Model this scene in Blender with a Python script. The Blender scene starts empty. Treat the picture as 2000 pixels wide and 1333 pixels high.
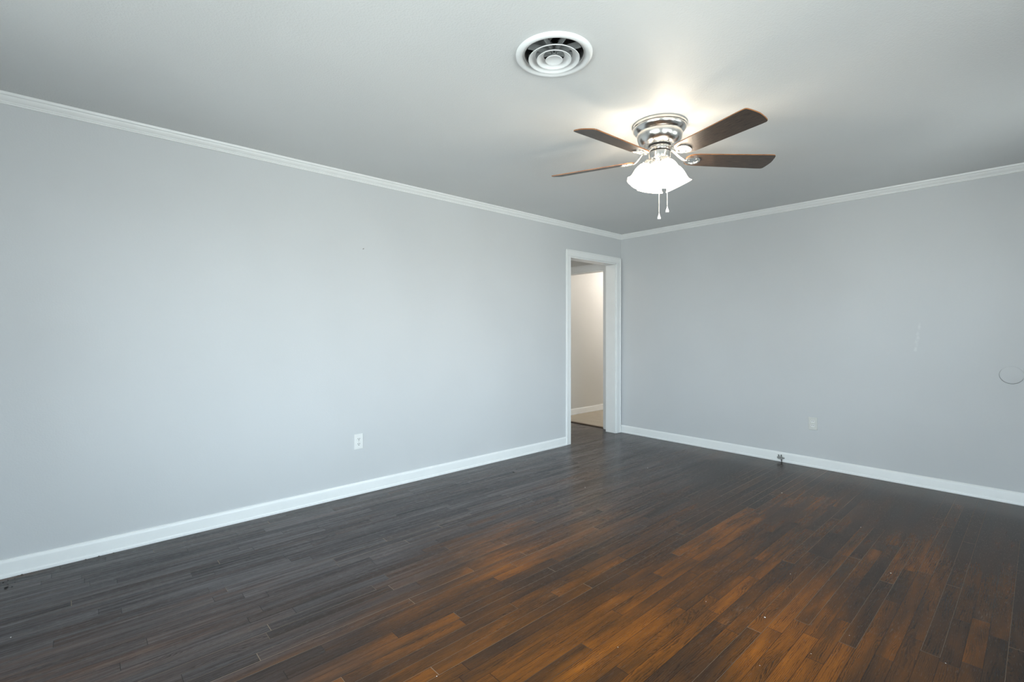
import bpy, bmesh, math, random
from mathutils import Vector, Matrix
from math import sin, cos, pi, radians

random.seed(7)
S = bpy.context.scene
COL = S.collection

# ------------------------------------------------------------------ camera
CAM = Vector((3.51, 0.0, 1.234))
YAW = radians(47.85)
FPX = 938.0
cam_data = bpy.data.cameras.new('camera')
cam_data.sensor_fit = 'HORIZONTAL'
cam_data.sensor_width = 36.0
cam_data.lens = 36.0 * FPX / 2000.0
cam_data.shift_y = -(666.5 - 650.0) / 2000.0
cam_data.clip_start = 0.02
cam = bpy.data.objects.new('camera', cam_data)
COL.objects.link(cam)
cam.location = CAM
cam.rotation_euler = (radians(90), 0, YAW)
S.camera = cam

# ------------------------------------------------------------------ colour management
S.view_settings.view_transform = 'Standard'
S.view_settings.look = 'None'
S.view_settings.gamma = 1.0
S.view_settings.use_curve_mapping = False
S.view_settings.exposure = -0.05
S.cycles.use_denoising = True
S.cycles.max_bounces = 10
S.cycles.diffuse_bounces = 6

# ------------------------------------------------------------------ room dimensions
H = 2.44            # ceiling height
XR = 4.45           # right wall (with the window), outside the frame
YB = -1.3           # rear wall, behind the camera
YW = 5.0            # back wall
T = 0.127           # wall thickness
DY0, DY1, DZ = 4.04, 4.89, 2.08   # doorway in the left wall
HX = -1.2           # far wall of the hall
WR = (-0.1, 2.55, 0.62, 2.03)   # window in the right wall  y0 y1 z0 z1
W_FILL = (3.15, 4.2, 1.22, 2.03)  # unseen window added in the right wall to brighten the far ceiling
WB = (1.0, 4.0, 0.45, 2.05)     # window in the rear wall   x0 x1 z0 z1

# ------------------------------------------------------------------ daylight
SKY_COL, SKY_STR = (0.76, 0.895, 1.02), 14.0
HAZE_COL = (0.86, 0.93, 1.0)
GND_COL, GND_STR = (0.95, 1.0, 1.01), 11.0
world = bpy.data.worlds.new('daylight')
S.world = world
world.use_nodes = True
wn = world.node_tree.nodes; wl = world.node_tree.links
wn.clear()
w_out = wn.new('ShaderNodeOutputWorld'); w_bg = wn.new('ShaderNodeBackground')
w_tc = wn.new('ShaderNodeTexCoord'); w_sep = wn.new('ShaderNodeSeparateXYZ')
w_map = wn.new('ShaderNodeMapRange'); w_ramp = wn.new('ShaderNodeValToRGB')
w_map.inputs[1].default_value = -1; w_map.inputs[2].default_value = 1
wl.new(w_tc.outputs['Generated'], w_sep.inputs[0]); wl.new(w_sep.outputs['Z'], w_map.inputs[0])
wl.new(w_map.outputs[0], w_ramp.inputs[0]); wl.new(w_ramp.outputs[0], w_bg.inputs[0])
wl.new(w_bg.outputs[0], w_out.inputs[0])
e = w_ramp.color_ramp.elements
def c4(c, k=1.0): return (c[0]*k, c[1]*k, c[2]*k, 1)
e[0].position = 0.0; e[0].color = c4(GND_COL, GND_STR/10)
e[1].position = 1.0; e[1].color = c4(SKY_COL, SKY_STR*0.55/10)
for p, c in ((0.47, c4(GND_COL, GND_STR*0.8/10)), (0.505, c4(HAZE_COL, SKY_STR/10)), (0.62, c4(SKY_COL, SKY_STR/10))):
    n = e.new(p); n.color = c
w_bg.inputs[1].default_value = 10.0

def portal(name, loc, rot, sx, sy):
    d = bpy.data.lights.new(name, 'AREA'); d.shape = 'RECTANGLE'; d.size = sx; d.size_y = sy
    d.cycles.is_portal = True
    o = bpy.data.objects.new(name, d); COL.objects.link(o); o.location = loc; o.rotation_euler = rot
portal('daylight_portal', (XR+0.16, (WR[0]+WR[1])/2, (WR[2]+WR[3])/2), (0, radians(90), 0), WR[3]-WR[2], WR[1]-WR[0])
portal('daylight_portal', (XR+0.16, (W_FILL[0]+W_FILL[1])/2, (W_FILL[2]+W_FILL[3])/2), (0, radians(90), 0), W_FILL[3]-W_FILL[2], W_FILL[1]-W_FILL[0])  # portal for the added ceiling-fill window
portal('daylight_portal', ((WB[0]+WB[1])/2, YB-0.16, (WB[2]+WB[3])/2), (radians(90), 0, 0), WB[1]-WB[0], WB[3]-WB[2])

# lamp in the hall beyond the cased opening (out of view above its header)
hl = bpy.data.lights.new('hall_light_or_fill', 'POINT'); hl.energy = 42; hl.color = (1.0, 0.91, 0.83); hl.shadow_soft_size = 0.09
hlo = bpy.data.objects.new('hall_light_or_fill', hl); COL.objects.link(hlo); hlo.location = (-0.42, 6.9, 2.22)

hall_fill = bpy.data.lights.new('hall_light_or_fill', 'POINT'); hall_fill.energy = 8.0; hall_fill.color = (1.0, 0.93, 0.85); hall_fill.shadow_soft_size = 0.09  # unseen fill light added to brighten the opening's header casing
hall_fill_ob = bpy.data.objects.new('hall_light_or_fill', hall_fill); COL.objects.link(hall_fill_ob); hall_fill_ob.location = (-0.66, 3.2, 2.22)

# ------------------------------------------------------------------ helpers
def link(name, me, mat=None, parent=None):
    o = bpy.data.objects.new(name, me); COL.objects.link(o)
    if mat: me.materials.append(mat)
    if parent: o.parent = parent
    return o
def from_bm(name, bm, mat=None, parent=None, smooth=None, bevel=0):
    bmesh.ops.remove_doubles(bm, verts=bm.verts, dist=1e-6)
    bmesh.ops.recalc_face_normals(bm, faces=bm.faces)
    me = bpy.data.meshes.new(name); bm.to_mesh(me); bm.free()
    o = link(name, me, mat, parent)
    if smooth is not None:
        for p in me.polygons: p.use_smooth = True
        try: me.set_sharp_from_angle(angle=radians(smooth))
        except Exception: pass
    if bevel:
        m = o.modifiers.new('bevel', 'BEVEL'); m.width = bevel; m.segments = 2; m.limit_method = 'ANGLE'
    return o
def box(bm, x0, x1, y0, y1, z0, z1):
    v = [bm.verts.new((x, y, z)) for x in (x0, x1) for y in (y0, y1) for z in (z0, z1)]
    for f in ((0,1,3,2),(4,6,7,5),(0,4,5,1),(2,3,7,6),(0,2,6,4),(1,5,7,3)):
        bm.faces.new([v[i] for i in f])
def lathe(bm, prof, seg=48, M=None, cap0=False, cap1=False, ripple=None):
    """profile [(r,z)] spun about Z, then moved by matrix M"""
    rings = []
    for k, (r, z) in enumerate(prof):
        ring = []
        for i in range(seg):
            a = 2*pi*i/seg
            rr = r
            if ripple: rr = r*(1 + ripple[k]*cos(ripple[-1]*a))
            p = Vector((rr*cos(a), rr*sin(a), z))
            ring.append(bm.verts.new(M @ p if M else p))
        rings.append(ring)
    for a, b in zip(rings, rings[1:]):
        for i in range(seg):
            bm.faces.new((a[i], a[(i+1) % seg], b[(i+1) % seg], b[i]))
    if cap0: bm.faces.new(rings[0][::-1])
    if cap1: bm.faces.new(rings[-1])
def tube(bm, pts, r, seg=10, caps=True, flat=None):
    """round (or flattened) tube along points; r may be a list"""
    pts = [Vector(p) for p in pts]
    n = len(pts); rr = r if isinstance(r, (list, tuple)) else [r]*n
    rings = []
    for i, p in enumerate(pts):
        d = (pts[min(i+1, n-1)] - pts[max(i-1, 0)]).normalized()
        u = d.cross(Vector((0, 0, 1)))
        if u.length < 1e-4: u = Vector((1, 0, 0))
        u.normalize(); v = u.cross(d).normalized()
        fv = flat[i] if flat else 1.0
        rings.append([bm.verts.new(p + u*rr[i]*cos(2*pi*k/seg) + v*rr[i]*fv*sin(2*pi*k/seg)) for k in range(seg)])
    for a, b in zip(rings, rings[1:]):
        for k in range(seg):
            bm.faces.new((a[k], a[(k+1) % seg], b[(k+1) % seg], b[k]))
    if caps:
        bm.faces.new(rings[0][::-1]); bm.faces.new(rings[-1])
def extrude_profile(bm, prof, P0, P1, out, m0=0.0, m1=0.0):
    """prof: closed [(distance from wall, z)], run from P0 to P1 (xy), 'out' = xy unit vector off the wall;
    m0/m1 = mitre: the end is pulled back by m*distance"""
    P0, P1, out = Vector(P0), Vector(P1), Vector(out)
    d = (P1-P0).normalized()
    A, B = [], []
    for u, z in prof:
        a = P0 + out*u + d*(m0*u); b = P1 + out*u - d*(m1*u)
        A.append(bm.verts.new((a.x, a.y, z))); B.append(bm.verts.new((b.x, b.y, z)))
    n = len(prof)
    for i in range(n):
        j = (i+1) % n
        bm.faces.new((A[i], A[j], B[j], B[i]))
    bm.faces.new(A[::-1]); bm.faces.new(B)
def struct(o): o['kind'] = 'structure'; return o
def tag(o, label, cat, group=None):
    o['label'] = label; o['category'] = cat
    if group: o['group'] = group
    return o
def empty(name, loc, rot=(0, 0, 0)):
    o = bpy.data.objects.new(name, None); o.empty_display_size = 0.1
    o.location = loc; o.rotation_euler = rot; COL.objects.link(o); return o

# ------------------------------------------------------------------ materials
class NT:
    def __init__(s, name):
        s.m = bpy.data.materials.new(name); s.m.use_nodes = True
        s.n = s.m.node_tree.nodes; s.l = s.m.node_tree.links
        s.b = s.n['Principled BSDF']
    def set(s, inp, v):
        if isinstance(v, bpy.types.NodeSocket): s.l.new(v, inp)
        elif v is not None: inp.default_value = v
    def new(s, t, **kw):
        n = s.n.new(t)
        for k, v in kw.items(): setattr(n, k, v)
        return n
    def math(s, op, a, b=None, c=None, clamp=False):
        n = s.new('ShaderNodeMath', operation=op, use_clamp=clamp)
        s.set(n.inputs[0], a); s.set(n.inputs[1], b)
        if c is not None: s.set(n.inputs[2], c)
        return n.outputs[0]
    def comb(s, x, y, z):
        n = s.new('ShaderNodeCombineXYZ')
        for i, v in enumerate((x, y, z)): s.set(n.inputs[i], v)
        return n.outputs[0]
    def pos(s):
        g = s.new('ShaderNodeNewGeometry'); p = s.new('ShaderNodeSeparateXYZ')
        s.l.new(g.outputs['Position'], p.inputs[0])
        return g.outputs['Position'], p.outputs[0], p.outputs[1], p.outputs[2]
    def noise(s, vec, scale, detail=2.0, rough=0.5, dist=0.0):
        n = s.new('ShaderNodeTexNoise'); s.set(n.inputs['Vector'], vec)
        n.inputs['Scale'].default_value = scale; n.inputs['Detail'].default_value = detail
        n.inputs['Roughness'].default_value = rough; n.inputs['Distortion'].default_value = dist
        return n.outputs['Fac']
    def white(s, vec):
        n = s.new('ShaderNodeTexWhiteNoise', noise_dimensions='3D'); s.set(n.inputs['Vector'], vec)
        return n.outputs['Value']
    def ss(s, v, lo, hi, a=0.0, b=1.0):
        n = s.new('ShaderNodeMapRange', interpolation_type='SMOOTHSTEP'); s.set(n.inputs[0], v)
        for i, q in enumerate((lo, hi, a, b)): n.inputs[i+1].default_value = q
        return n.outputs[0]
    def mix(s, f, a, b, mode='MIX'):
        n = s.new('ShaderNodeMix', data_type='RGBA', blend_type=mode)
        s.set(n.inputs['Factor'], f)
        for k, v in (('A', a), ('B', b)):
            i = [q for q in n.inputs if q.name == k and q.type == 'RGBA'][0]
            if isinstance(v, tuple): i.default_value = (*v, 1)
            else: s.l.new(v, i)
        return [q for q in n.outputs if q.type == 'RGBA'][0]
    def bump(s, h, strength, dist):
        n = s.new('ShaderNodeBump'); s.set(n.inputs['Height'], h)
        n.inputs['Strength'].default_value = strength; n.inputs['Distance'].default_value = dist
        s.l.new(n.outputs[0], s.b.inputs['Normal'])
    def base(s, c, rough=0.5, metal=0.0, spec=0.5):
        if isinstance(c, tuple): s.b.inputs['Base Color'].default_value = (*c, 1)
        else: s.l.new(c, s.b.inputs['Base Color'])
        s.set(s.b.inputs['Roughness'], rough); s.b.inputs['Metallic'].default_value = metal
        s.b.inputs['Specular IOR Level'].default_value = spec
        return s

def simple(name, c, rough=0.5, metal=0.0, spec=0.5): return NT(name).base(c, rough, metal, spec).m

def wall_paint(name, c, streak=False, peel=0.10):
    t = NT(name); P, x, y, z = t.pos()
    n1 = t.noise(P, 120, 2, 0.55); n2 = t.noise(P, 1.3, 2)
    col = t.mix(t.ss(n2, 0.3, 0.7), tuple(q*0.985 for q in c), tuple(min(1, q*1.015) for q in c))
    if streak:   # pale dried-paint drip and a few touch-up smears on the back wall
        nx = t.math('ADD', x, t.math('MULTIPLY', t.math('SUBTRACT', t.noise(P, 14, 2), 0.5), 0.03))
        nx = t.math('SUBTRACT', nx, t.math('MULTIPLY', t.math('SUBTRACT', z, 1.09), 0.11))
        m = t.math('SUBTRACT', 1.0, t.ss(t.math('ABSOLUTE', t.math('SUBTRACT', nx, 2.826)), 0.004, 0.013))
        mz = t.math('MULTIPLY', t.ss(z, 1.075, 1.10), t.ss(z, 1.34, 1.28))
        m = t.math('MULTIPLY', t.math('MULTIPLY', m, mz), t.ss(t.noise(P, 30, 3), 0.35, 0.7))
        dx = t.math('POWER', t.math('SUBTRACT', x, 2.823), 2.0); dz = t.math('POWER', t.math('SUBTRACT', z, 1.092), 2.0)
        m2 = t.ss(t.math('SQRT', t.math('ADD', dx, dz)), 0.014, 0.005)
        m = t.math('MAXIMUM', m, t.math('MULTIPLY', m2, 0.8))
        col = t.mix(t.math('MULTIPLY', m, 0.38), col, (0.80, 0.82, 0.82))
    t.base(col, 0.55, 0, 0.3); t.bump(n1, peel, 0.004)
    return t.m

M_WALL = wall_paint('wall_paint', (0.60, 0.618, 0.632))
M_WALLB = wall_paint('wall_paint_touched_up', (0.60, 0.618, 0.632), True)
M_HALL = wall_paint('hall_paint', (0.66, 0.66, 0.64))
M_CEIL = wall_paint('ceiling_paint', (0.71, 0.722, 0.718), peel=0.34)
def trim_paint():
    t = NT('white_trim_paint'); P, x, y, z = t.pos()
    t.base(t.mix(t.noise(P, 7, 3), (0.80, 0.82, 0.82), (0.87, 0.885, 0.885)), 0.32, 0, 0.5)
    t.bump(t.noise(P, 60, 2), 0.03, 0.003); return t.m
M_TRIM = trim_paint()

def oak_floor():
    W, L = 0.057, 1.45
    t = NT('dark_oak_strip_floor'); P, x, y, z = t.pos()
    row = t.math('FLOOR', t.math('DIVIDE', x, W))
    fx = t.math('SUBTRACT', t.math('DIVIDE', x, W), row)
    offs = t.white(t.comb(row, 3.1, 0.7))
    yy = t.math('ADD', t.math('DIVIDE', y, L), t.math('MULTIPLY', offs, 7.0))
    # two uneven boards per module, so the butt joints do not repeat
    cell = t.math('FLOOR', yy); fy = t.math('SUBTRACT', yy, cell)
    cut = t.math('ADD', 0.25, t.math('MULTIPLY', t.white(t.comb(row, cell, 5.5)), 0.5))
    sub = t.math('GREATER_THAN', fy, cut)
    idv = t.comb(row, cell, sub)
    r1 = t.white(idv); r2 = t.white(t.comb(cell, sub, row)); r3 = t.white(t.comb(sub, row, cell))
    # local coordinates with a random jump per board
    jx = t.math('MULTIPLY', r2, 31.0); jy = t.math('MULTIPLY', r3, 47.0)
    lx = t.math('ADD', x, jx); ly = t.math('ADD', y, jy)
    # cathedral figure: bands across the board bent by a slow noise along it
    warp = t.noise(t.comb(t.math('MULTIPLY', lx, 9.0), t.math('MULTIPLY', ly, 2.0), r1), 1.0, 2.0, 0.5)
    amp = t.math('ADD', 2.5, t.math('MULTIPLY', t.math('POWER', r3, 3.0), 26.0))
    freq = t.math('ADD', 110.0, t.math('MULTIPLY', r2, 110.0))
    ph = t.math('ADD', t.math('MULTIPLY', lx, freq), t.math('MULTIPLY', warp, amp))
    ph = t.math('ADD', ph, t.math('MULTIPLY', t.noise(t.comb(t.math('MULTIPLY', lx, 110.0), t.math('MULTIPLY', ly, 14.0), 0.0), 1.0, 3.0, 0.6), 2.2))
    band = t.math('FRACT', ph)
    line = t.math('MULTIPLY', t.ss(band, 0.25, 0.85), t.ss(band, 1.0, 0.92))
    line = t.math('MULTIPLY', line, t.ss(t.noise(t.comb(t.math('MULTIPLY', lx, 45.0), t.math('MULTIPLY', ly, 4.0), 7.0), 1.0, 3.0, 0.6), 0.30, 0.68))
    # fine pores along the grain
    pores = t.noise(t.comb(t.math('MULTIPLY', lx, 520.0), t.math('MULTIPLY', ly, 22.0), 0.0), 1.0, 2.0, 0.65)
    por = t.ss(pores, 0.56, 0.72)
    streak = t.ss(t.noise(t.comb(t.math('MULTIPLY', lx, 70.0), t.math('MULTIPLY', ly, 1.6), 4.0), 1.0, 3.0, 0.6), 0.32, 0.72)
    # board colour: dark stain to honey, with worn patches across boards
    patch = t.noise(t.comb(t.math('MULTIPLY', x, 1.5), t.math('MULTIPLY', y, 0.8), 0.0), 1.0, 3.0, 0.55)
    tone = t.math('ADD', t.math('MULTIPLY', r1, 0.34), t.math('MULTIPLY', t.math('SUBTRACT', patch, 0.34), 1.05))
    tone = t.math('ADD', tone, t.math('MULTIPLY', t.math('SUBTRACT', t.noise(t.comb(t.math('MULTIPLY', lx, 18.0), t.math('MULTIPLY', ly, 2.6), 0.0), 1.0, 3.0), 0.5), 0.75))
    # warm lamp glow painted into the boards: honey tone mid-room, darker toward the sides
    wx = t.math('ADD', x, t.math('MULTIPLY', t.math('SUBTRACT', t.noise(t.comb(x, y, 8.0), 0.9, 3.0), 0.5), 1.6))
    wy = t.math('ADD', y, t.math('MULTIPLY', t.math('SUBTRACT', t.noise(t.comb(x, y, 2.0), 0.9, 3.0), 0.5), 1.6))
    lamp_glow = t.math('MULTIPLY', t.math('MULTIPLY', t.ss(wx, 1.1, 2.5), t.ss(wx, 4.3, 2.8)), t.ss(wy, 4.8, 1.5))
    tone = t.math('ADD', t.math('SUBTRACT', tone, 0.14), t.math('MULTIPLY', lamp_glow, 0.35))
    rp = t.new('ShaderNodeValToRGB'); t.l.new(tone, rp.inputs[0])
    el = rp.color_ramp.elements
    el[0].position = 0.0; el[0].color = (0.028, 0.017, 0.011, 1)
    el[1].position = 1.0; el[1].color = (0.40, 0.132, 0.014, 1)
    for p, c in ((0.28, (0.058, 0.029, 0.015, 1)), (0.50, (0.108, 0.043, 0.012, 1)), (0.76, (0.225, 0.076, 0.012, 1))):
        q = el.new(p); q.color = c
    edge = t.math('MAXIMUM', t.ss(wx, 2.2, 0.4), t.math('MULTIPLY', t.ss(wy, 3.4, 5.0), 0.25))  # wall reflection painted as grey, strongest at left, faint near the back wall
    refl_grey = t.mix(t.math('ADD', t.math('MULTIPLY', r2, 0.55), t.math('MULTIPLY', streak, 0.7)), (0.020, 0.019, 0.021), (0.155, 0.142, 0.146))
    toned = t.mix(t.math('MULTIPLY', edge, t.ss(t.noise(t.comb(t.math('MULTIPLY', lx, 34.0), t.math('MULTIPLY', ly, 1.2), 2.0), 1.0, 3.0, 0.55), 0.72, 0.45, 0.45, 0.84)), rp.outputs[0], refl_grey)
    col = t.mix(t.math('MULTIPLY', line, 0.75), toned, (0.018, 0.012, 0.009))
    col = t.mix(t.math('MULTIPLY', por, 0.6), col, (0.020, 0.013, 0.010))
    # scuffed, greyed finish in a few places
    scuff = t.math('MULTIPLY', t.ss(t.noise(t.comb(t.math('MULTIPLY', x, 4.0), t.math('MULTIPLY', y, 1.5), 3.0), 1.0, 4.0, 0.65), 0.60, 0.78), t.ss(pores, 0.40, 0.62))
    col = t.mix(t.math('MULTIPLY', scuff, 0.22), col, (0.30, 0.24, 0.18))
    # seams: some dark, some pale
    ex = t.math('MINIMUM', fx, t.math('SUBTRACT', 1.0, fx))
    sx = t.ss(ex, 0.026, 0.008)
    e1 = t.math('ABSOLUTE', t.math('SUBTRACT', fy, cut)); e2 = t.math('MINIMUM', fy, t.math('SUBTRACT', 1.0, fy))
    sy = t.ss(t.math('MINIMUM', e1, e2), 0.0012, 0.0004)
    seam = t.math('MAXIMUM', sx, sy)
    pale = t.ss(t.white(t.comb(row, 9.0, cell)), 0.62, 0.80)
    seamc = t.mix(pale, (0.012, 0.009, 0.008), (0.26, 0.19, 0.13))
    col = t.mix(t.math('MULTIPLY', seam, 0.75), col, seamc)
    rough = t.math('ADD', 0.15, t.math('MULTIPLY', t.noise(t.comb(t.math('MULTIPLY', x, 6.0), t.math('MULTIPLY', y, 2.5), 1.0), 1.0, 3.0), 0.14))
    rough = t.math('ADD', rough, t.math('MULTIPLY', por, 0.10))
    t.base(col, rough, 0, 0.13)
    h = t.math('SUBTRACT', 1.0, t.math('ADD', t.math('MULTIPLY', seam, 0.8), t.math('MULTIPLY', por, 0.25)))
    h = t.math('ADD', h, t.math('MULTIPLY', t.white(idv), 0.0))
    h = t.math('ADD', h, t.math('MULTIPLY', t.noise(t.comb(t.math('MULTIPLY', x, 20.0), t.math('MULTIPLY', y, 2.0), 0.0), 1.0, 2.0), 0.9))
    t.bump(h, 0.22, 0.0015)
    return t.m
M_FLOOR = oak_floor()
def carpet():
    t = NT('beige_hall_floor'); P, x, y, z = t.pos()
    n = t.noise(P, 90, 3, 0.7); n2 = t.noise(P, 9, 2)
    t.base(t.mix(t.math('ADD', t.math('MULTIPLY', n, 0.6), t.math('MULTIPLY', n2, 0.4)), (0.33, 0.29, 0.23), (0.56, 0.51, 0.43)), 0.9, 0, 0.2)
    t.bump(n, 0.4, 0.004); return t.m
M_CARPET = carpet()

def brushed():
    t = NT('brushed_nickel'); P, x, y, z = t.pos()
    n = t.noise(t.comb(t.math('MULTIPLY', x, 30.0), t.math('MULTIPLY', y, 30.0), t.math('MULTIPLY', z, 700.0)), 1.0, 2.0)
    t.base((0.74, 0.72, 0.69), t.math('ADD', 0.16, t.math('MULTIPLY', n, 0.14)), 1.0)
    return t.m
M_NICKEL = brushed()
M_DARKGAP = simple('dark_gap', (0.02, 0.018, 0.016), 0.6)
def blade_wood(name, c0, c1):
    t = NT(name); tc = t.new('ShaderNodeTexCoord'); p = t.new('ShaderNodeSeparateXYZ'); t.l.new(tc.outputs['Object'], p.inputs[0])
    v = t.comb(t.math('MULTIPLY', p.outputs[0], 18.0), t.math('MULTIPLY', p.outputs[1], 420.0), 0.0)
    n = t.noise(v, 1.0, 3, 0.6)
    t.base(t.mix(t.ss(n, 0.35, 0.65), c0, c1), 0.38, 0, 0.5); t.bump(n, 0.15, 0.001); return t.m
M_BLADE = blade_wood('walnut_blade_underside', (0.020, 0.014, 0.011), (0.088, 0.062, 0.047))
M_BLADE_EDGE = blade_wood('orange_brown_blade_edge', (0.26, 0.10, 0.035), (0.36, 0.15, 0.05))
def glow(name, c, k):
    t = NT(name); t.base((0.9, 0.88, 0.84), 0.4)
    t.b.inputs['Emission Color'].default_value = (*c, 1); t.b.inputs['Emission Strength'].default_value = k
    return t.m
def frosted():
    t = NT('lit_frosted_glass'); t.base((0.9, 0.88, 0.84), 0.4)
    t.b.inputs['Emission Color'].default_value = (1.0, 0.93, 0.83, 1); t.b.inputs['Emission Strength'].default_value = 3.6
    o = [n for n in t.n if n.type == 'OUTPUT_MATERIAL'][0]
    tr = t.new('ShaderNodeBsdfTransparent'); tr.inputs[0].default_value = (1.0, 0.97, 0.92, 1); mx = t.new('ShaderNodeMixShader'); mx.inputs[0].default_value = 0.45
    t.l.new(tr.outputs[0], mx.inputs[1]); t.l.new(t.b.outputs[0], mx.inputs[2]); t.l.new(mx.outputs[0], o.inputs[0]); return t.m
M_SHADE = frosted()
M_VENT = simple('white_enamel', (0.77, 0.785, 0.785), 0.35)
M_DUCT = simple('galvanised_duct', (0.10, 0.10, 0.10), 0.55, 0.4)
M_FIN = simple('grey_vent_fin', (0.34, 0.35, 0.35), 0.5, 0.2)
M_PLATE = simple('white_plastic', (0.80, 0.81, 0.80), 0.35)
M_PLATE2 = simple('almond_plastic', (0.66, 0.67, 0.64), 0.4)
M_SLOT = simple('slot_black', (0.012, 0.012, 0.012), 0.6)
M_SCREW = simple('steel_screw', (0.6, 0.6, 0.58), 0.35, 0.9)
M_ZINC = simple('dull_zinc', (0.34, 0.34, 0.33), 0.42, 0.8)
M_CABLE = simple('black_cable', (0.03, 0.03, 0.03), 0.5)
M_CRUMB = simple('black_grit', (0.02, 0.018, 0.017), 0.85)
M_FLECK = simple('white_paint_chip', (0.82, 0.80, 0.77), 0.6)
M_CHAIN = simple('white_bead_chain', (0.85, 0.84, 0.81), 0.3, 0.3)
M_PULL = simple('clear_white_pull', (0.88, 0.88, 0.86), 0.15)
M_FRAME = simple('window_vinyl', (0.82, 0.83, 0.83), 0.4)
def pane_mat():
    t = NT('window_glass'); t.n.remove(t.b)
    o = [n for n in t.n if n.type == 'OUTPUT_MATERIAL'][0]
    tr = t.new('ShaderNodeBsdfTransparent'); gl = t.new('ShaderNodeBsdfGlossy'); gl.inputs['Roughness'].default_value = 0.02
    fr = t.new('ShaderNodeFresnel'); fr.inputs['IOR'].default_value = 1.45; mx = t.new('ShaderNodeMixShader')
    tr.inputs[0].default_value = (0.95, 0.97, 0.96, 1)
    t.l.new(fr.outputs[0], mx.inputs[0]); t.l.new(tr.outputs[0], mx.inputs[1]); t.l.new(gl.outputs[0], mx.inputs[2])
    t.l.new(mx.outputs[0], o.inputs[0]); return t.m
M_PANE = pane_mat()

# ------------------------------------------------------------------ room shell
def wall_with_hole(name, mat, axis, a0, a1, t0, t1, holes, z0=0.0, z1=H):
    """wall slab along 'axis' (x or y) from a0 to a1, thickness t0..t1, with rectangular holes (a,b,zlo,zhi)"""
    bm = bmesh.new()
    def bx(p, q, zl, zh):
        if q-p < 1e-5 or zh-zl < 1e-5: return
        if axis == 'y': box(bm, t0, t1, p, q, zl, zh)
        else: box(bm, p, q, t0, t1, zl, zh)
    cur = a0
    for a, b, zl, zh in sorted(holes):
        bx(cur, a, z0, z1); bx(a, b, z0, zl); bx(a, b, zh, z1); cur = b
    bx(cur, a1, z0, z1)
    me = bpy.data.meshes.new(name); bm.to_mesh(me); bm.free()
    return struct(link(name, me, mat))

OX0, OX1, OZ = -1.13, -0.257-0.055+0.057, 2.045     # cased opening in the wall across the hall
HALL_Y0, HALL_Y1 = 2.6, 8.2
wall_with_hole('wall_left', M_WALL, 'y', YB, YW, -T, 0.0, [(DY0, DY1, 0.0, DZ)])
wall_with_hole('wall_back', M_WALLB, 'x', 0.0, XR, YW, YW+0.12, [])
wall_with_hole('wall_right', M_WALL, 'y', YB, YW+0.12, XR, XR+0.14, [WR, W_FILL])
wall_with_hole('wall_rear', M_WALL, 'x', -T, XR+0.14, YB-0.14, YB, [WB])
# hall
OXL = -1.16; OXR = -0.257
wall_with_hole('wall_hall_end', M_HALL, 'x', HX, 0.0, YW, YW+0.12, [(OXL, OXR, 0.0, OZ)])
wall_with_hole('wall_hall_far', M_HALL, 'y', HALL_Y0, HALL_Y1, HX-0.1, HX, [])
wall_with_hole('wall_hall_near', M_HALL, 'y', YW+0.12, HALL_Y1, -T, 0.0, [])
wall_with_hole('wall_hall_south', M_HALL, 'x', HX-0.1, -T, HALL_Y0-0.1, HALL_Y0, [])
wall_with_hole('wall_hall_north', M_HALL, 'x', HX-0.1, 0.0, HALL_Y1, HALL_Y1+0.1, [])

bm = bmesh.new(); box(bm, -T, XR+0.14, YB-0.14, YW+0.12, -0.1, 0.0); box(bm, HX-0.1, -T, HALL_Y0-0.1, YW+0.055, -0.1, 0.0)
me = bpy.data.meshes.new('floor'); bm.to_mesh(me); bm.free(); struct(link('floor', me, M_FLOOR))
bm = bmesh.new(); box(bm, HX-0.1, 0.0, YW+0.055, HALL_Y1+0.1, -0.1, 0.006)
me = bpy.data.meshes.new('floor_hall'); bm.to_mesh(me); bm.free(); struct(link('floor_hall', me, M_CARPET))

VENT = Vector((2.087, 1.534, H)); VR = 0.128     # round hole for the diffuser
def ceiling_mesh():
    bm = bmesh.new()
    for zz, flip in ((H, 0), (H+0.08, 1)):
        outer = [bm.verts.new(p) for p in ((-T, YB-0.14, zz), (XR+0.14, YB-0.14, zz), (XR+0.14, YW+0.12, zz), (-T, YW+0.12, zz))]
        inner = [bm.verts.new((VENT.x+VR*cos(2*pi*i/48), VENT.y+VR*sin(2*pi*i/48), zz)) for i in range(48)]
        ed = [bm.edges.new((l[i], l[(i+1) % len(l)])) for l in (outer, inner) for i in range(len(l))]
        bmesh.ops.triangle_fill(bm, use_beauty=True, use_dissolve=False, edges=ed)
        if zz == H: lo_o, lo_i = outer, inner
        else: hi_o, hi_i = outer, inner
    for a, b in ((lo_o, hi_o), (lo_i, hi_i)):
        for i in range(len(a)): bm.faces.new((a[i], a[(i+1) % len(a)], b[(i+1) % len(a)], b[i]))
    return bm
struct(from_bm('ceiling', ceiling_mesh(), M_CEIL))
bm = bmesh.new(); box(bm, HX-0.1, -T, HALL_Y0-0.1, HALL_Y1+0.1, H, H+0.08); struct(from_bm('ceiling_hall', bm, M_CEIL))

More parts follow.
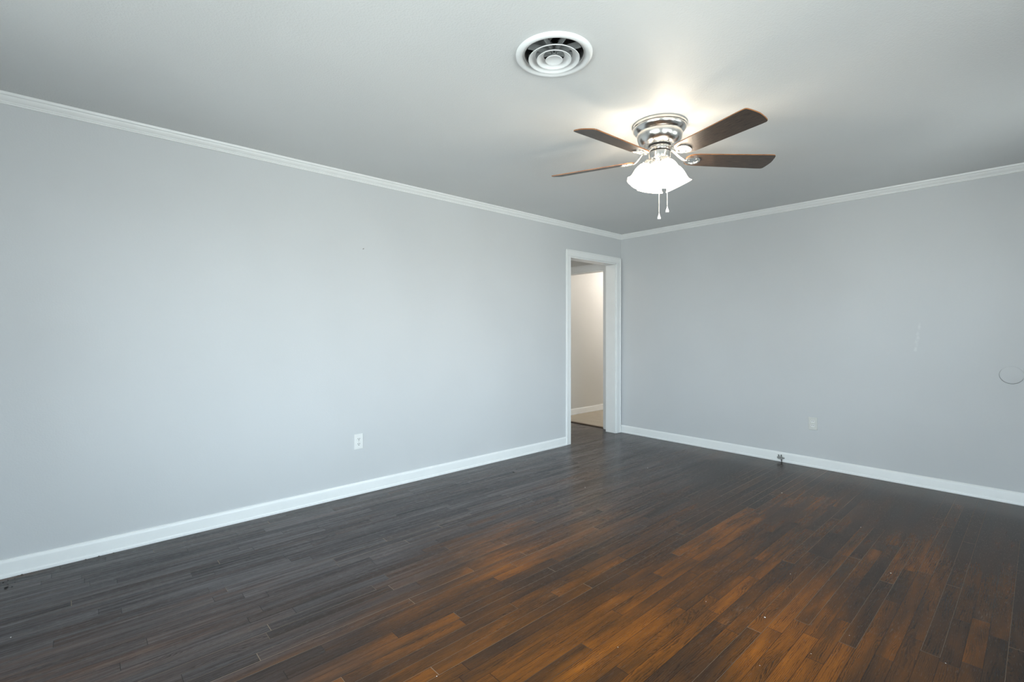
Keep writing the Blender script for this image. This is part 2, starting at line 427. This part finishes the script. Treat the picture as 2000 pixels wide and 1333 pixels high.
# crown moulding: bead at the wall, cove, band at the ceiling
def crown_profile():
    return [(0.0, H-0.056), (0.006, H-0.056), (0.0085, H-0.053), (0.0075, H-0.0495), (0.0075, H-0.0475), (0.011, H-0.0455), (0.0115, H-0.041),
            (0.014, H-0.0385), (0.020, H-0.032), (0.0245, H-0.023), (0.027, H-0.016), (0.0295, H-0.0155),
            (0.0335, H-0.0135), (0.036, H-0.008), (0.036, H-0.0005), (0.0, H-0.0005)]
def run(name, prof, P0, P1, out, m0=0, m1=0):
    bm = bmesh.new(); extrude_profile(bm, prof, P0, P1, out, m0, m1)
    return struct(from_bm(name, bm, M_TRIM, smooth=35))
run('trim_1', crown_profile(), (0, YB), (0, YW), (1, 0), 1, 1)
run('trim_2', crown_profile(), (0, YW), (XR, YW), (0, -1), 1, 1)
run('trim_3', crown_profile(), (XR, YW), (XR, YB), (-1, 0), 1, 1)
run('trim_4', crown_profile(), (XR, YB), (0, YB), (0, 1), 1, 1)
# baseboards with a shoe strip at the floor
def base_profile(h=0.09, z=0.0):
    return [(0, z+0.0005), (0.020, z+0.0005), (0.0205, z+0.010), (0.0185, z+0.017), (0.0145, z+0.0195), (0.0140, z+0.022), (0.0140, z+h-0.018), (0.0115, z+h-0.007), (0.006, z+h), (0, z+h)]
CW = 0.07
run('baseboard_left', base_profile(), (0, YB), (0, DY0-CW), (1, 0), 1, 0)
run('baseboard_back', base_profile(), (0.0, YW), (XR, YW), (0, -1), 0, 1)
run('baseboard_right', base_profile(), (XR, YW), (XR, YB), (-1, 0), 1, 1)
run('baseboard_rear', base_profile(), (XR, YB), (0, YB), (0, 1), 1, 1)
run('baseboard_hall', base_profile(0.088, 0.006), (HX, YW+0.12), (HX, HALL_Y1), (1, 0), 0, 0)

# doorway: flat casing on the room side, jamb lining through the wall
def doorway():
    bm = bmesh.new()
    d = 0.017
    for a, b, zl, zh in ((DY0-CW, DY0, 0.0005, DZ), (DY1, DY1+CW+0.012, 0.0005, DZ), (DY0-CW, DY1+CW+0.012, DZ, DZ+CW)):
        box(bm, 0.0, d, a, b, zl, zh)
    # raised back band round the outer edge, small bead round the inner edge
    box(bm, d-0.004, d+0.005, DY0-CW, DY0-CW+0.014, 0.0005, DZ+CW)
    box(bm, d-0.004, d+0.005, DY1+CW-0.002, DY1+CW+0.012, 0.0005, DZ+CW)
    box(bm, d-0.004, d+0.005, DY0-CW, DY1+CW+0.012, DZ+CW-0.014, DZ+CW)
    o = struct(from_bm('door_1', bm, M_TRIM, bevel=0.003))
    bm = bmesh.new()
    box(bm, -T-0.012, 0.003, DY0, DY0+0.014, 0.0005, DZ); box(bm, -T-0.012, 0.003, DY1-0.014, DY1, 0.0005, DZ)
    box(bm, -T-0.012, 0.003, DY0, DY1, DZ-0.014, DZ)
    from_bm('jamb', bm, M_TRIM, o, bevel=0.002)
    return o
doorway()
def hall_opening():
    bm = bmesh.new(); y1 = YW; d = 0.016; c = 0.068
    box(bm, OXL-0.03, OXL, y1-d, y1, 0.0005, OZ); box(bm, OXR, OXR+c, y1-d, y1, 0.0005, OZ)
    box(bm, OXL-0.03, OXR+c, y1-d, y1, OZ, OZ+c+0.012)
    box(bm, OXR+c-0.014, OXR+c, y1-d-0.005, y1-d+0.002, 0.0005, OZ+c+0.012)
    box(bm, OXL-0.03, OXR+c, y1-d-0.005, y1-d+0.002, OZ+c-0.002, OZ+c+0.012)
    o = struct(from_bm('door_2', bm, M_TRIM, bevel=0.003))
    bm = bmesh.new()
    box(bm, OXL, OXL+0.014, y1-0.003, y1+0.123, 0.007, OZ); box(bm, OXR-0.014, OXR, y1-0.003, y1+0.123, 0.007, OZ)
    box(bm, OXL, OXR, y1-0.003, y1+0.123, OZ-0.014, OZ)
    from_bm('jamb', bm, M_TRIM, o, bevel=0.002)
    bm = bmesh.new(); box(bm, OXL+0.014, OXR-0.014, YW+0.03, YW+0.075, 0.0, 0.011)
    from_bm('threshold', bm, simple('threshold_strip', (0.16, 0.12, 0.08), 0.4, 0.3), o, bevel=0.004)
hall_opening()

# windows behind and beside the camera (they light the room)
def window(name, axis, a0, a1, z0, z1, t, inward):
    """t = room-side plane of the wall, inward = +1/-1 along the other axis"""
    def put(bm, a, b, zl, zh, d0, d1):
        p, q = sorted((t - inward*d0, t - inward*d1))
        if axis == 'y': box(bm, p, q, a, b, zl, zh)
        else: box(bm, a, b, p, q, zl, zh)
    bm = bmesh.new(); c = 0.06
    put(bm, a0-c, a0, z0-c, z1+c, -0.016, 0); put(bm, a1, a1+c, z0-c, z1+c, -0.016, 0)
    put(bm, a0, a1, z1, z1+c, -0.016, 0); put(bm, a0, a1, z0-c, z0, -0.03, 0)
    o = struct(from_bm(name, bm, M_TRIM, bevel=0.003))
    f = 0.035; mid = (a0+a1)/2; zm = (z0+z1)/2
    bm = bmesh.new()
    put(bm, a0, a0+f, z0, z1, 0.05, 0.09); put(bm, a1-f, a1, z0, z1, 0.05, 0.09); put(bm, mid-f/2, mid+f/2, z0, z1, 0.05, 0.09)
    put(bm, a0, a1, z0, z0+f, 0.05, 0.09); put(bm, a0, a1, z1-f, z1, 0.05, 0.09); put(bm, a0, a1, zm-0.015, zm+0.015, 0.05, 0.09)
    from_bm('sash', bm, M_FRAME, o)
    bm = bmesh.new(); put(bm, a0+f, a1-f, z0+f, z1-f, 0.068, 0.072); from_bm('pane', bm, M_PANE, o)
window('window_1', 'y', *WR, XR, -1)
window('fill_window', 'y', *W_FILL, XR, -1)  # added out of view to light the far ceiling
window('window_2', 'x', *WB, YB, +1)

# ------------------------------------------------------------------ ceiling fan
FC = Vector((2.017, 2.506, H))
fan = tag(empty('ceiling_fan', FC), 'brushed nickel ceiling fan with dark walnut blades and lit glass shades', 'ceiling fan')
Z = lambda z: z - H
bm = bmesh.new()
lathe(bm, [(0.0, Z(2.4395)), (0.146, Z(2.4395)), (0.1515, Z(2.437)), (0.1525, Z(2.430)), (0.1515, Z(2.424)), (0.1475, Z(2.421)), (0.1465, Z(2.4195)),
           (0.150, Z(2.418)), (0.149, Z(2.411)), (0.144, Z(2.403)), (0.136, Z(2.395)), (0.1315, Z(2.390)), (0.1285, Z(2.3885)), (0.1275, Z(2.3865)),
           (0.1285, Z(2.385)), (0.1275, Z(2.372)), (0.124, Z(2.355)), (0.116, Z(2.339)), (0.103, Z(2.326)), (0.086, Z(2.318)), (0.070, Z(2.315)), (0.0, Z(2.315))], 72)
motor = from_bm('motor_housing', bm, M_NICKEL, fan, smooth=40)
bm = bmesh.new()
for a in (196, 203, 214, 219, 226): # vent slots punched round the canopy rim
    a = radians(a); M = Matrix.Rotation(a, 4, 'Z')
    v0 = len(bm.verts); box(bm, 0.1505, 0.1532, -0.0035, 0.0035, Z(2.427), Z(2.433)); bmesh.ops.transform(bm, matrix=M, verts=list(bm.verts)[v0:])
from_bm('rim_slots', bm, M_DARKGAP, motor)
bm = bmesh.new(); lathe(bm, [(0.0, Z(2.315)), (0.062, Z(2.315)), (0.062, Z(2.308)), (0, Z(2.308))], 48)
lathe(bm, [(0.0, Z(2.284)), (0.060, Z(2.284)), (0.060, Z(2.2785)), (0, Z(2.2785))], 48)
from_bm('shadow_gap', bm, M_DARKGAP, fan, smooth=40)
bm = bmesh.new(); lathe(bm, [(0, Z(2.309)), (0.064, Z(2.309)), (0.0665, Z(2.306)), (0.0665, Z(2.287)), (0.064, Z(2.2835)), (0, Z(2.2835))], 56)
from_bm('blade_hub', bm, M_NICKEL, fan, smooth=40)
bm = bmesh.new(); lathe(bm, [(0, Z(2.279)), (0.060, Z(2.279)), (0.062, Z(2.277)), (0.062, Z(2.244)), (0.060, Z(2.240)), (0.050, Z(2.236)), (0.048, Z(2.222)),
                             (0.040, Z(2.212)), (0.022, Z(2.207)), (0.012, Z(2.203)), (0.011, Z(2.196)), (0, Z(2.194))], 56)
sw = from_bm('switch_housing', bm, M_NICKEL, fan, smooth=40)

# blades: one mesh, five copies, each on its own arm
R0, R1 = 0.150, 0.680
ZB = 2.241
PITCH = radians(13)
def blade_outline():
    pts = []
    def half(s):
        return [(R0+0.004, 0.024*s), (R0+0.016, 0.043*s), (R0+0.036, 0.055*s), (R0+0.07, 0.060*s), (R0+0.2, 0.0645*s), (R0+0.36, 0.0695*s), (R1-0.050, 0.0735*s), (R1-0.026, 0.073*s)]
    a = half(-1)
    tip = [(R1-0.018, -0.070), (R1-0.013, -0.064), (R1-0.008, -0.048), (R1-0.003, -0.024), (R1, 0.0), (R1-0.003, 0.024), (R1-0.008, 0.048), (R1-0.013, 0.064), (R1-0.018, 0.070)]
    return a + tip + half(1)[::-1]
def blade_mesh():
    bm = bmesh.new(); o = blade_outline(); th = 0.0055
    lo = [bm.verts.new((x, y, 0)) for x, y in o]; hi = [bm.verts.new((x, y, th)) for x, y in o]
    bm.faces.new(lo[::-1]); bm.faces.new(hi)
    n = len(o)
    for i in range(n):
        f = bm.faces.new((lo[i], lo[(i+1) % n], hi[(i+1) % n], hi[i])); f.material_index = 1
    me = bpy.data.meshes.new('blade'); bmesh.ops.recalc_face_normals(bm, faces=bm.faces); bm.to_mesh(me); bm.free()
    me.materials.append(M_BLADE); me.materials.append(M_BLADE_EDGE)
    return me
def arm_mesh():
    """bracket: neck sweeping out and down from the hub, then a shield plate with a raised rim under the blade root"""
    bm = bmesh.new()
    neck = [(0.060, 0, 0.054), (0.078, 0, 0.052), (0.096, 0, 0.042), (0.112, 0, 0.024), (0.128, 0, 0.008), (0.146, 0, -0.004), (0.160, 0, -0.006)]
    tube(bm, neck, [0.015, 0.012, 0.010, 0.010, 0.011, 0.013, 0.014], 12, True, [0.5, 0.42, 0.4, 0.4, 0.36, 0.3, 0.26])
    rim = [(0.150, 0.008), (0.164, 0.022), (0.184, 0.034), (0.206, 0.038), (0.224, 0.033), (0.236, 0.020), (0.240, 0.0)]
    rim = [(x, -y) for x, y in rim] + [(x, y) for x, y in rim[::-1][1:]]
    k = len(rim)
    inner = [(0.195+(x-0.195)*0.80, y*0.80) for x, y in rim]
    for zt, lst in ((0, None),):
        vo = [bm.verts.new((x, y, -0.0065)) for x, y in rim]; vt = [bm.verts.new((x, y, -0.0004)) for x, y in rim]
        vi = [bm.verts.new((x, y, -0.0065)) for x, y in inner]; vb = [bm.verts.new((x, y, -0.0030)) for x, y in inner]
        for i in range(k):
            j = (i+1) % k
            bm.faces.new((vo[i], vo[j], vt[j], vt[i])); bm.faces.new((vo[i], vi[i], vi[j], vo[j])); bm.faces.new((vi[i], vb[i], vb[j], vi[j]))
        bm.faces.new(vb); bm.faces.new(vt)
    for x, y in ((0.178, 0.0), (0.214, 0.016), (0.214, -0.016)):  # screw heads
        lathe(bm, [(0.0, -0.0052), (0.0035, -0.0050), (0.0042, -0.0030)], 12, Matrix.Translation((x, y, 0)), cap0=False)
    bmesh.ops.recalc_face_normals(bm, faces=bm.faces)
    me = bpy.data.meshes.new('blade_arm'); bm.to_mesh(me); bm.free(); me.materials.append(M_NICKEL)
    for p in me.polygons: p.use_smooth = True
    try: me.set_sharp_from_angle(angle=radians(40))
    except Exception: pass
    return me
LAT = Vector((cos(YAW), sin(YAW), 0)); DEP = Vector((-sin(YAW), cos(YAW), 0))
SAG = Matrix.Translation((0, 0, Z(ZB))) @ Matrix.Rotation(0.033, 4, LAT)   # the rotor hangs slightly out of level
ME_BLADE, ME_ARM = blade_mesh(), arm_mesh()
PHASE = 52.4
for k in range(5):
    an = radians(PHASE - 72*k)
    rot = SAG @ Matrix.Rotation(an, 4, 'Z') @ Matrix.Rotation(-PITCH, 4, 'X')
    b = link('blade', ME_BLADE, None, fan); b.matrix_local = rot
    a = link('blade_arm', ME_ARM, None, fan); a.matrix_local = rot

# light kit: four bell shades on nickel sockets
def shade_mesh():
    bm = bmesh.new()
    prof = [(0.026, 0.0), (0.036, -0.004), (0.046, -0.014), (0.0545, -0.032), (0.0600, -0.054), (0.0625, -0.076), (0.0640, -0.092), (0.0680, -0.105), (0.0745, -0.1145), (0.0780, -0.118)]
    rip = [0]*6 + [0.004, 0.012, 0.02, 0.022, 8]
    lathe(bm, prof, 64, None, cap0=True, ripple=rip)
    prof2 = [(r-0.0025, z-0.001) for r, z in prof[1:-1]] + [(0.0770, -0.1185)]
    lathe(bm, prof2[::-1], 64, None, ripple=[0.022, 0.02, 0.012, 0.004] + [0]*5 + [8])
    return bm
def fitter_bm():
    bm = bmesh.new()
    lathe(bm, [(0.0, 0.036), (0.013, 0.036), (0.020, 0.033), (0.027, 0.026), (0.0285, 0.020), (0.0275, 0.012), (0.0305, 0.009), (0.0305, 0.0), (0.029, -0.004), (0.0, -0.004)], 32)
    for a in (0, 120, 240):   # thumbscrews
        a = radians(a); tube(bm, [(0.029*cos(a), 0.029*sin(a), 0.004), (0.038*cos(a), 0.038*sin(a), 0.004)], 0.0028, 8)
    return bm
ME_SHADE = ME_FIT = None
TILT = radians(26)
for k in range(4):
    an = radians(-32 + 90*k)
    L = Matrix.Rotation(an, 4, 'Z') @ Matrix.Translation((0.070, 0, Z(2.197))) @ Matrix.Rotation(-TILT, 4, 'Y')
    if ME_FIT is None:
        f = from_bm('lamp_fitter', fitter_bm(), M_NICKEL, fan, smooth=40); ME_FIT = f.data
        s = from_bm('lamp_shade', shade_mesh(), M_SHADE, fan, smooth=60); ME_SHADE = s.data
    else:
        f = link('lamp_fitter', ME_FIT, None, fan); s = link('lamp_shade', ME_SHADE, None, fan)
    f.matrix_local = L; s.matrix_local = L
    bl = bpy.data.lights.new('bulb_light', 'POINT'); bl.energy = 9.0; bl.color = (1.0, 0.90, 0.77); bl.shadow_soft_size = 0.022
    blo = bpy.data.objects.new('bulb_light', bl); COL.objects.link(blo); blo.location = FC + (L @ Vector((0, 0, -0.062)))
    bm = bmesh.new()
    p0 = Vector((0.040*cos(an), 0.040*sin(an), Z(2.226)))
    p1 = L @ Vector((0, 0, 0.034))
    tube(bm, [p0, (p0*0.5+p1*0.5)+Vector((0, 0, 0.004)), p1], 0.012, 12)
    from_bm('lamp_arm', bm, M_NICKEL, fan, smooth=50)
# pull chains
def chain(name, dx, dy, ztop, zend):
    bm = bmesh.new()
    n = int((ztop-zend)/0.006)
    tube(bm, [(dx, dy, Z(ztop)), (dx, dy, Z(zend))], 0.0013, 6)
    for i in range(n):
        lathe(bm, [(0.0004, 0.0022), (0.0019, 0.0011), (0.0022, 0), (0.0019, -0.0011), (0.0004, -0.0022)], 6, Matrix.Translation((dx, dy, Z(ztop-0.006*i))))
    c = from_bm(name, bm, M_CHAIN, fan, smooth=60)
    bm = bmesh.new()
    lathe(bm, [(0.0, 0.0), (0.0022, -0.002), (0.0030, -0.008), (0.0055, -0.016), (0.0085, -0.024), (0.0095, -0.030), (0.0085, -0.0345), (0.005, -0.036), (0.0, -0.0355)], 20, Matrix.Translation((dx, dy, Z(zend))))
    from_bm('pull_knob', bm, M_PULL, c, smooth=50)
p = LAT*0.012 + DEP*0.045; chain('pull_chain', p.x, p.y, 2.25, 1.938)
p = LAT*0.030 + DEP*-0.048; chain('pull_chain', p.x, p.y, 2.25, 1.955)

# ------------------------------------------------------------------ round ceiling diffuser
vent = tag(empty('ceiling_vent', VENT), 'round white ceiling air vent with stepped concentric rings', 'air vent')
bm = bmesh.new()
lathe(bm, [(0.166, -0.0003), (0.165, -0.006), (0.160, -0.0125), (0.153, -0.0155), (0.144, -0.0140), (0.1375, -0.0080), (0.131, 0.004), (0.1245, 0.020), (0.1235, 0.024), (0.126, 0.024), (0.127, 0.0), (0.127, -0.0003)], 72)
bm.faces.ensure_lookup_table()
from_bm('flange', bm, M_VENT, vent, smooth=50)
for R, zl, h, k in ((0.110, -0.022, 0.020, 0.030), (0.0745, -0.024, 0.020, 0.029)):
    bm = bmesh.new()
    lathe(bm, [(R, zl), (R-0.0025, zl+0.0005), (R-0.006, zl+0.005), (R-k*0.6, zl+h*0.72), (R-k, zl+h), (R-k+0.0005, zl+h+0.0012), (R-k*0.6+0.001, zl+h*0.72+0.0018), (R-0.005, zl+0.0068), (R+0.0006, zl+0.0025), (R, zl)], 64)
    from_bm('ring', bm, M_VENT, vent, smooth=50)
bm = bmesh.new(); zl = -0.025
lathe(bm, [(0, zl+0.005), (0.028, zl+0.0045), (0.033, zl+0.001), (0.0365, zl), (0.0372, zl+0.0025), (0.030, zl+0.009), (0.014, zl+0.018), (0.008, zl+0.03), (0, zl+0.03)], 48)
from_bm('centre_disc', bm, M_VENT, vent, smooth=40)
bm = bmesh.new(); lathe(bm, [(0.1225, 0.004), (0.1225, 0.16), (0.0, 0.16)], 48); from_bm('duct', bm, M_DUCT, vent, smooth=40)
for k in range(8):
    a = radians(22 + 45*k); bm = bmesh.new()
    v0 = 0; box(bm, 0.012, 0.121, -0.0009, 0.0009, 0.001, 0.030)
    bmesh.ops.transform(bm, matrix=Matrix.Rotation(a, 4, 'Z'), verts=bm.verts)
    from_bm('fin', bm, M_FIN, vent)
for k in range(6):   # hinged damper flaps seen between the fins
    a = radians(10 + 60*k); bm = bmesh.new()
    box(bm, 0.030, 0.112, -0.026, 0.026, -0.0006, 0.0006)
    bmesh.ops.transform(bm, matrix=Matrix.Rotation(a, 4, 'Z') @ Matrix.Translation((0, 0, 0.060)) @ Matrix.Rotation(radians(48), 4, 'X'), verts=bm.verts)
    from_bm('damper_flap', bm, M_FIN, vent)

# ------------------------------------------------------------------ wall outlets
def outlet(name, loc, rotz, label, mat, ground, mat2):
    """built in local XZ plane facing -Y"""
    o = tag(empty(name, loc, (0, 0, rotz)), label, 'outlet')
    bm = bmesh.new(); box(bm, -0.035, 0.035, -0.006, 0.0, -0.0575, 0.0575)
    from_bm('cover_plate', bm, mat, o, bevel=0.0025)
    bm = bmesh.new(); M = Matrix.Rotation(radians(90), 4, 'X')
    lathe(bm, [(0, 0.0075), (0.003, 0.0072), (0.0036, 0.0058)], 16, M); from_bm('screw', bm, M_SCREW, o, smooth=40)
    for s in (1, -1):
        zc = 0.0195*s
        bm = bmesh.new(); pts = []
        for i in range(40):
            a = 2*pi*i/40; pts.append((0.0172*cos(a), max(-0.0138, min(0.0138, 0.0172*sin(a)))))
        lo = [bm.verts.new((x, -0.0055, zc+z)) for x, z in pts]; hi = [bm.verts.new((x*0.96, -0.0082, zc+z*0.96)) for x, z in pts]
        for i in range(40): bm.faces.new((lo[i], lo[(i+1) % 40], hi[(i+1) % 40], hi[i]))
        bm.faces.new(hi)
        f = from_bm('receptacle', bm, mat2, o)
        bm = bmesh.new()
        box(bm, -0.0082, -0.0050, -0.0086, -0.0075, zc+0.0005, zc+0.0090); box(bm, 0.0050, 0.0082, -0.0086, -0.0075, zc+0.0005, zc+0.0080)
        if ground: box(bm, -0.0030, 0.0030, -0.0086, -0.0075, zc-0.0090, zc-0.0038)
        from_bm('slots', bm, M_SLOT, f)
    return o
outlet('wall_outlet', (0.0, 1.593, 0.4005), radians(90), 'white duplex outlet with ground holes on the long left wall', M_PLATE, True, M_PLATE)
outlet('wall_outlet', (2.098, YW, 0.3995), 0.0, 'white two-slot outlet on the back wall right of the doorway', M_PLATE2, False, M_PLATE)

# round blank cover painted to match the wall
bm = bmesh.new()
lathe(bm, [(0, 0.0042), (0.054, 0.0040), (0.0605, 0.0026), (0.0632, -0.0002), (0.0, -0.0002)], 64, Matrix.Rotation(radians(90), 4, 'X'))
cp = from_bm('blank_cover_plate', bm, M_WALL, None, smooth=30); cp.location = (3.3605, YW-0.0018, 0.927)
tag(cp, 'round blank cover plate painted grey like the back wall', 'cover plate')

bm = bmesh.new(); pts = []
for i in range(49):
    a = radians(140 + 205*i/48); w = 0.0015*sin(pi*i/48)**0.6 + 0.0002
    pts.append((a, w))
for (a, w), (a2, w2) in zip(pts, pts[1:]):
    q = [bm.verts.new((r*cos(b), yy, r*sin(b))) for yy in (0.0, 0.0016) for r, b in ((0.0622, a), (0.0630+w, a), (0.0630+w2, a2), (0.0622, a2))]
    for f in ((0,1,2,3),(7,6,5,4),(0,4,5,1),(1,5,6,2),(2,6,7,3),(3,7,4,0)): bm.faces.new([q[i] for i in f])
from_bm('joint_shadow', bm, simple('painted_joint_shadow', (0.10, 0.11, 0.11), 0.8), cp)  # dark arc painted as the shadow line under the plate's lower edge
# nail in the left wall
nl = tag(empty('nail', (0.0, 1.630, 1.876)), 'tiny nail sticking out high on the left wall', 'nail')
bm = bmesh.new(); tube(bm, [(-0.004, 0, 0), (0.010, 0, 0.003)], 0.0018, 8); from_bm('shank', bm, M_ZINC, nl)
bm = bmesh.new(); tube(bm, [(0.0098, 0, 0.003), (0.0115, 0, 0.0033)], 0.0042, 12); from_bm('head', bm, M_ZINC, nl)

# coax splitter hanging at the back baseboard
sp = tag(empty('cable_splitter', (1.832, YW-0.020, 0.0)), 'small grey metal cable splitter at the foot of the back baseboard', 'cable splitter')
bm = bmesh.new(); box(bm, -0.024, 0.018, -0.015, -0.001, 0.028, 0.050); box(bm, -0.032, 0.026, -0.004, -0.001, 0.033, 0.045)
body = from_bm('body', bm, M_ZINC, sp, bevel=0.002)
def conn(p, q, n=M_ZINC):
    bm = bmesh.new(); tube(bm, [p, q], 0.0042, 10); d = (Vector(q)-Vector(p)); m = Vector(p)+d*0.55
    tube(bm, [m, m+d*0.25], 0.0062, 6); from_bm('connector', bm, n, sp)
conn((-0.014, -0.008, 0.050), (-0.017, -0.010, 0.068)); conn((0.006, -0.008, 0.050), (0.008, -0.010, 0.070)); conn((0.018, -0.008, 0.041), (0.036, -0.009, 0.040))
conn((0.010, -0.008, 0.029), (0.010, -0.009, 0.012), M_CABLE)
bm = bmesh.new(); tube(bm, [(0.010, -0.009, 0.014), (0.011, -0.010, 0.006), (0.012, -0.008, -0.002)], 0.0034, 8); from_bm('cable', bm, M_CABLE, sp)

# ------------------------------------------------------------------ grit and paint chips on the floor
FW = Vector((-sin(YAW), cos(YAW), 0)); RT = Vector((cos(YAW), sin(YAW), 0))
def on_floor(px, py):
    d = FW + RT*((px-1000)/FPX) - Vector((0, 0, (py-650)/FPX)); t = -CAM.z/d.z
    p = CAM + d*t; return p
def chip(name, px, py, size, mat, label, cat, group=None, flat=0.5, dz=0.0):
    rnd = random.Random(int(px*7+py*13)); p = on_floor(px, py)
    if name == 'crumb' and flat > 0.3: size *= 1.4; p.x = max(p.x, 0.0215 + size)
    bm = bmesh.new(); bmesh.ops.create_icosphere(bm, subdivisions=1, radius=size)
    for v in bm.verts:
        v.co *= rnd.uniform(0.6, 1.25); v.co.z *= flat
    bmesh.ops.rotate(bm, verts=bm.verts, cent=(0, 0, 0), matrix=Matrix.Rotation(rnd.uniform(0, 6), 3, 'Z'))
    zmin = min(v.co.z for v in bm.verts)
    o = from_bm(name, bm, mat); o.location = (p.x, p.y, -zmin + 0.0002)
    return tag(o, label, cat, group)
G = 'black grit by the left baseboard'
for px, py, s, lab in (
    (12, 1149.5, 0.0055, 'largest black crumb on the floor at the lower left edge'),
    (44, 1120, 0.0032, 'round black crumb against the left baseboard near the picture edge'),
    (118, 1109.5, 0.0027, 'lone black crumb on the floor beside the left baseboard'),
    (167, 1088, 0.0036, 'dark crumb against the left baseboard, largest of the row along it'),
    (193, 1084, 0.0030, 'dark crumb against the left baseboard, middle of the row along it'),
    (221, 1075.5, 0.0027, 'dark crumb against the left baseboard, last of the row along it')):
    chip('crumb', px, py, s, M_CRUMB, lab, 'crumb')
for px, py, s in ((6, 1138.5, 0.0026), (15.5, 1134, 0.0024), (15.5, 1142, 0.0022), (23.5, 1147, 0.0024), (29, 1130.5, 0.0023), (36, 1123.6, 0.0018), (29, 1138.3, 0.0018)):
    chip('crumb', px, py, s, M_CRUMB, 'small black crumb scattered around the largest one at lower left', 'crumb', 'black crumbs scattered at the lower left')
for px, py, s in ((976, 930.5, 0.006), (986, 925.5, 0.006), (996, 927.5, 0.005), (1003, 922.5, 0.008), (999.5, 928.5, 0.005), (1015, 913.3, 0.007), (1022, 918.2, 0.005), (1047, 904.3, 0.004), (973.5, 935.5, 0.004)):
    chip('crumb', px, py, s, M_CRUMB, 'dark crumb in the scatter on the floor left of the doorway', 'crumb', 'dark crumbs left of the doorway', flat=0.18)
for px, py, s, lab in (
    (1494, 1207, 0.0042, 'largest white paint chip on the dark floor'),
    (1740, 1120.5, 0.0032, 'white paint chip on the floor, right of the largest chip'),
    (1527, 963.5, 0.0040, 'white paint chip on the floor below the cable splitter'),
    (1143, 953, 0.0040, 'white paint chip on the floor in front of the doorway'),
    (1265, 915, 0.0040, 'white paint chip on the floor just right of the doorway'),
    (21, 1246, 0.0030, 'white paint chip on the floor at the lower left edge'),
    (853, 1322, 0.0020, 'white speck on the floor at the bottom left of centre'),
    (1847, 1296.5, 0.0022, 'white speck on the floor at the lower right'),
    (1379, 1176, 0.0020, 'white speck on the floor left of the largest chip'),
    (1681, 1031, 0.0026, 'white paint chip on the floor below the back wall outlet')):
    chip('paint_chip', px, py, s, M_FLECK, lab, 'paint chip', flat=0.3)
for px, py, s in ((1544, 1122, 0.0018), (1484, 1301, 0.0016), (1584, 1278, 0.0018), (1659, 1242, 0.0014), (1207, 1265, 0.0018)):
    chip('paint_chip', px, py, s, M_FLECK, 'tiny pale speck on the wood floor at lower right', 'paint chip', 'pale specks on the floor', flat=0.3)
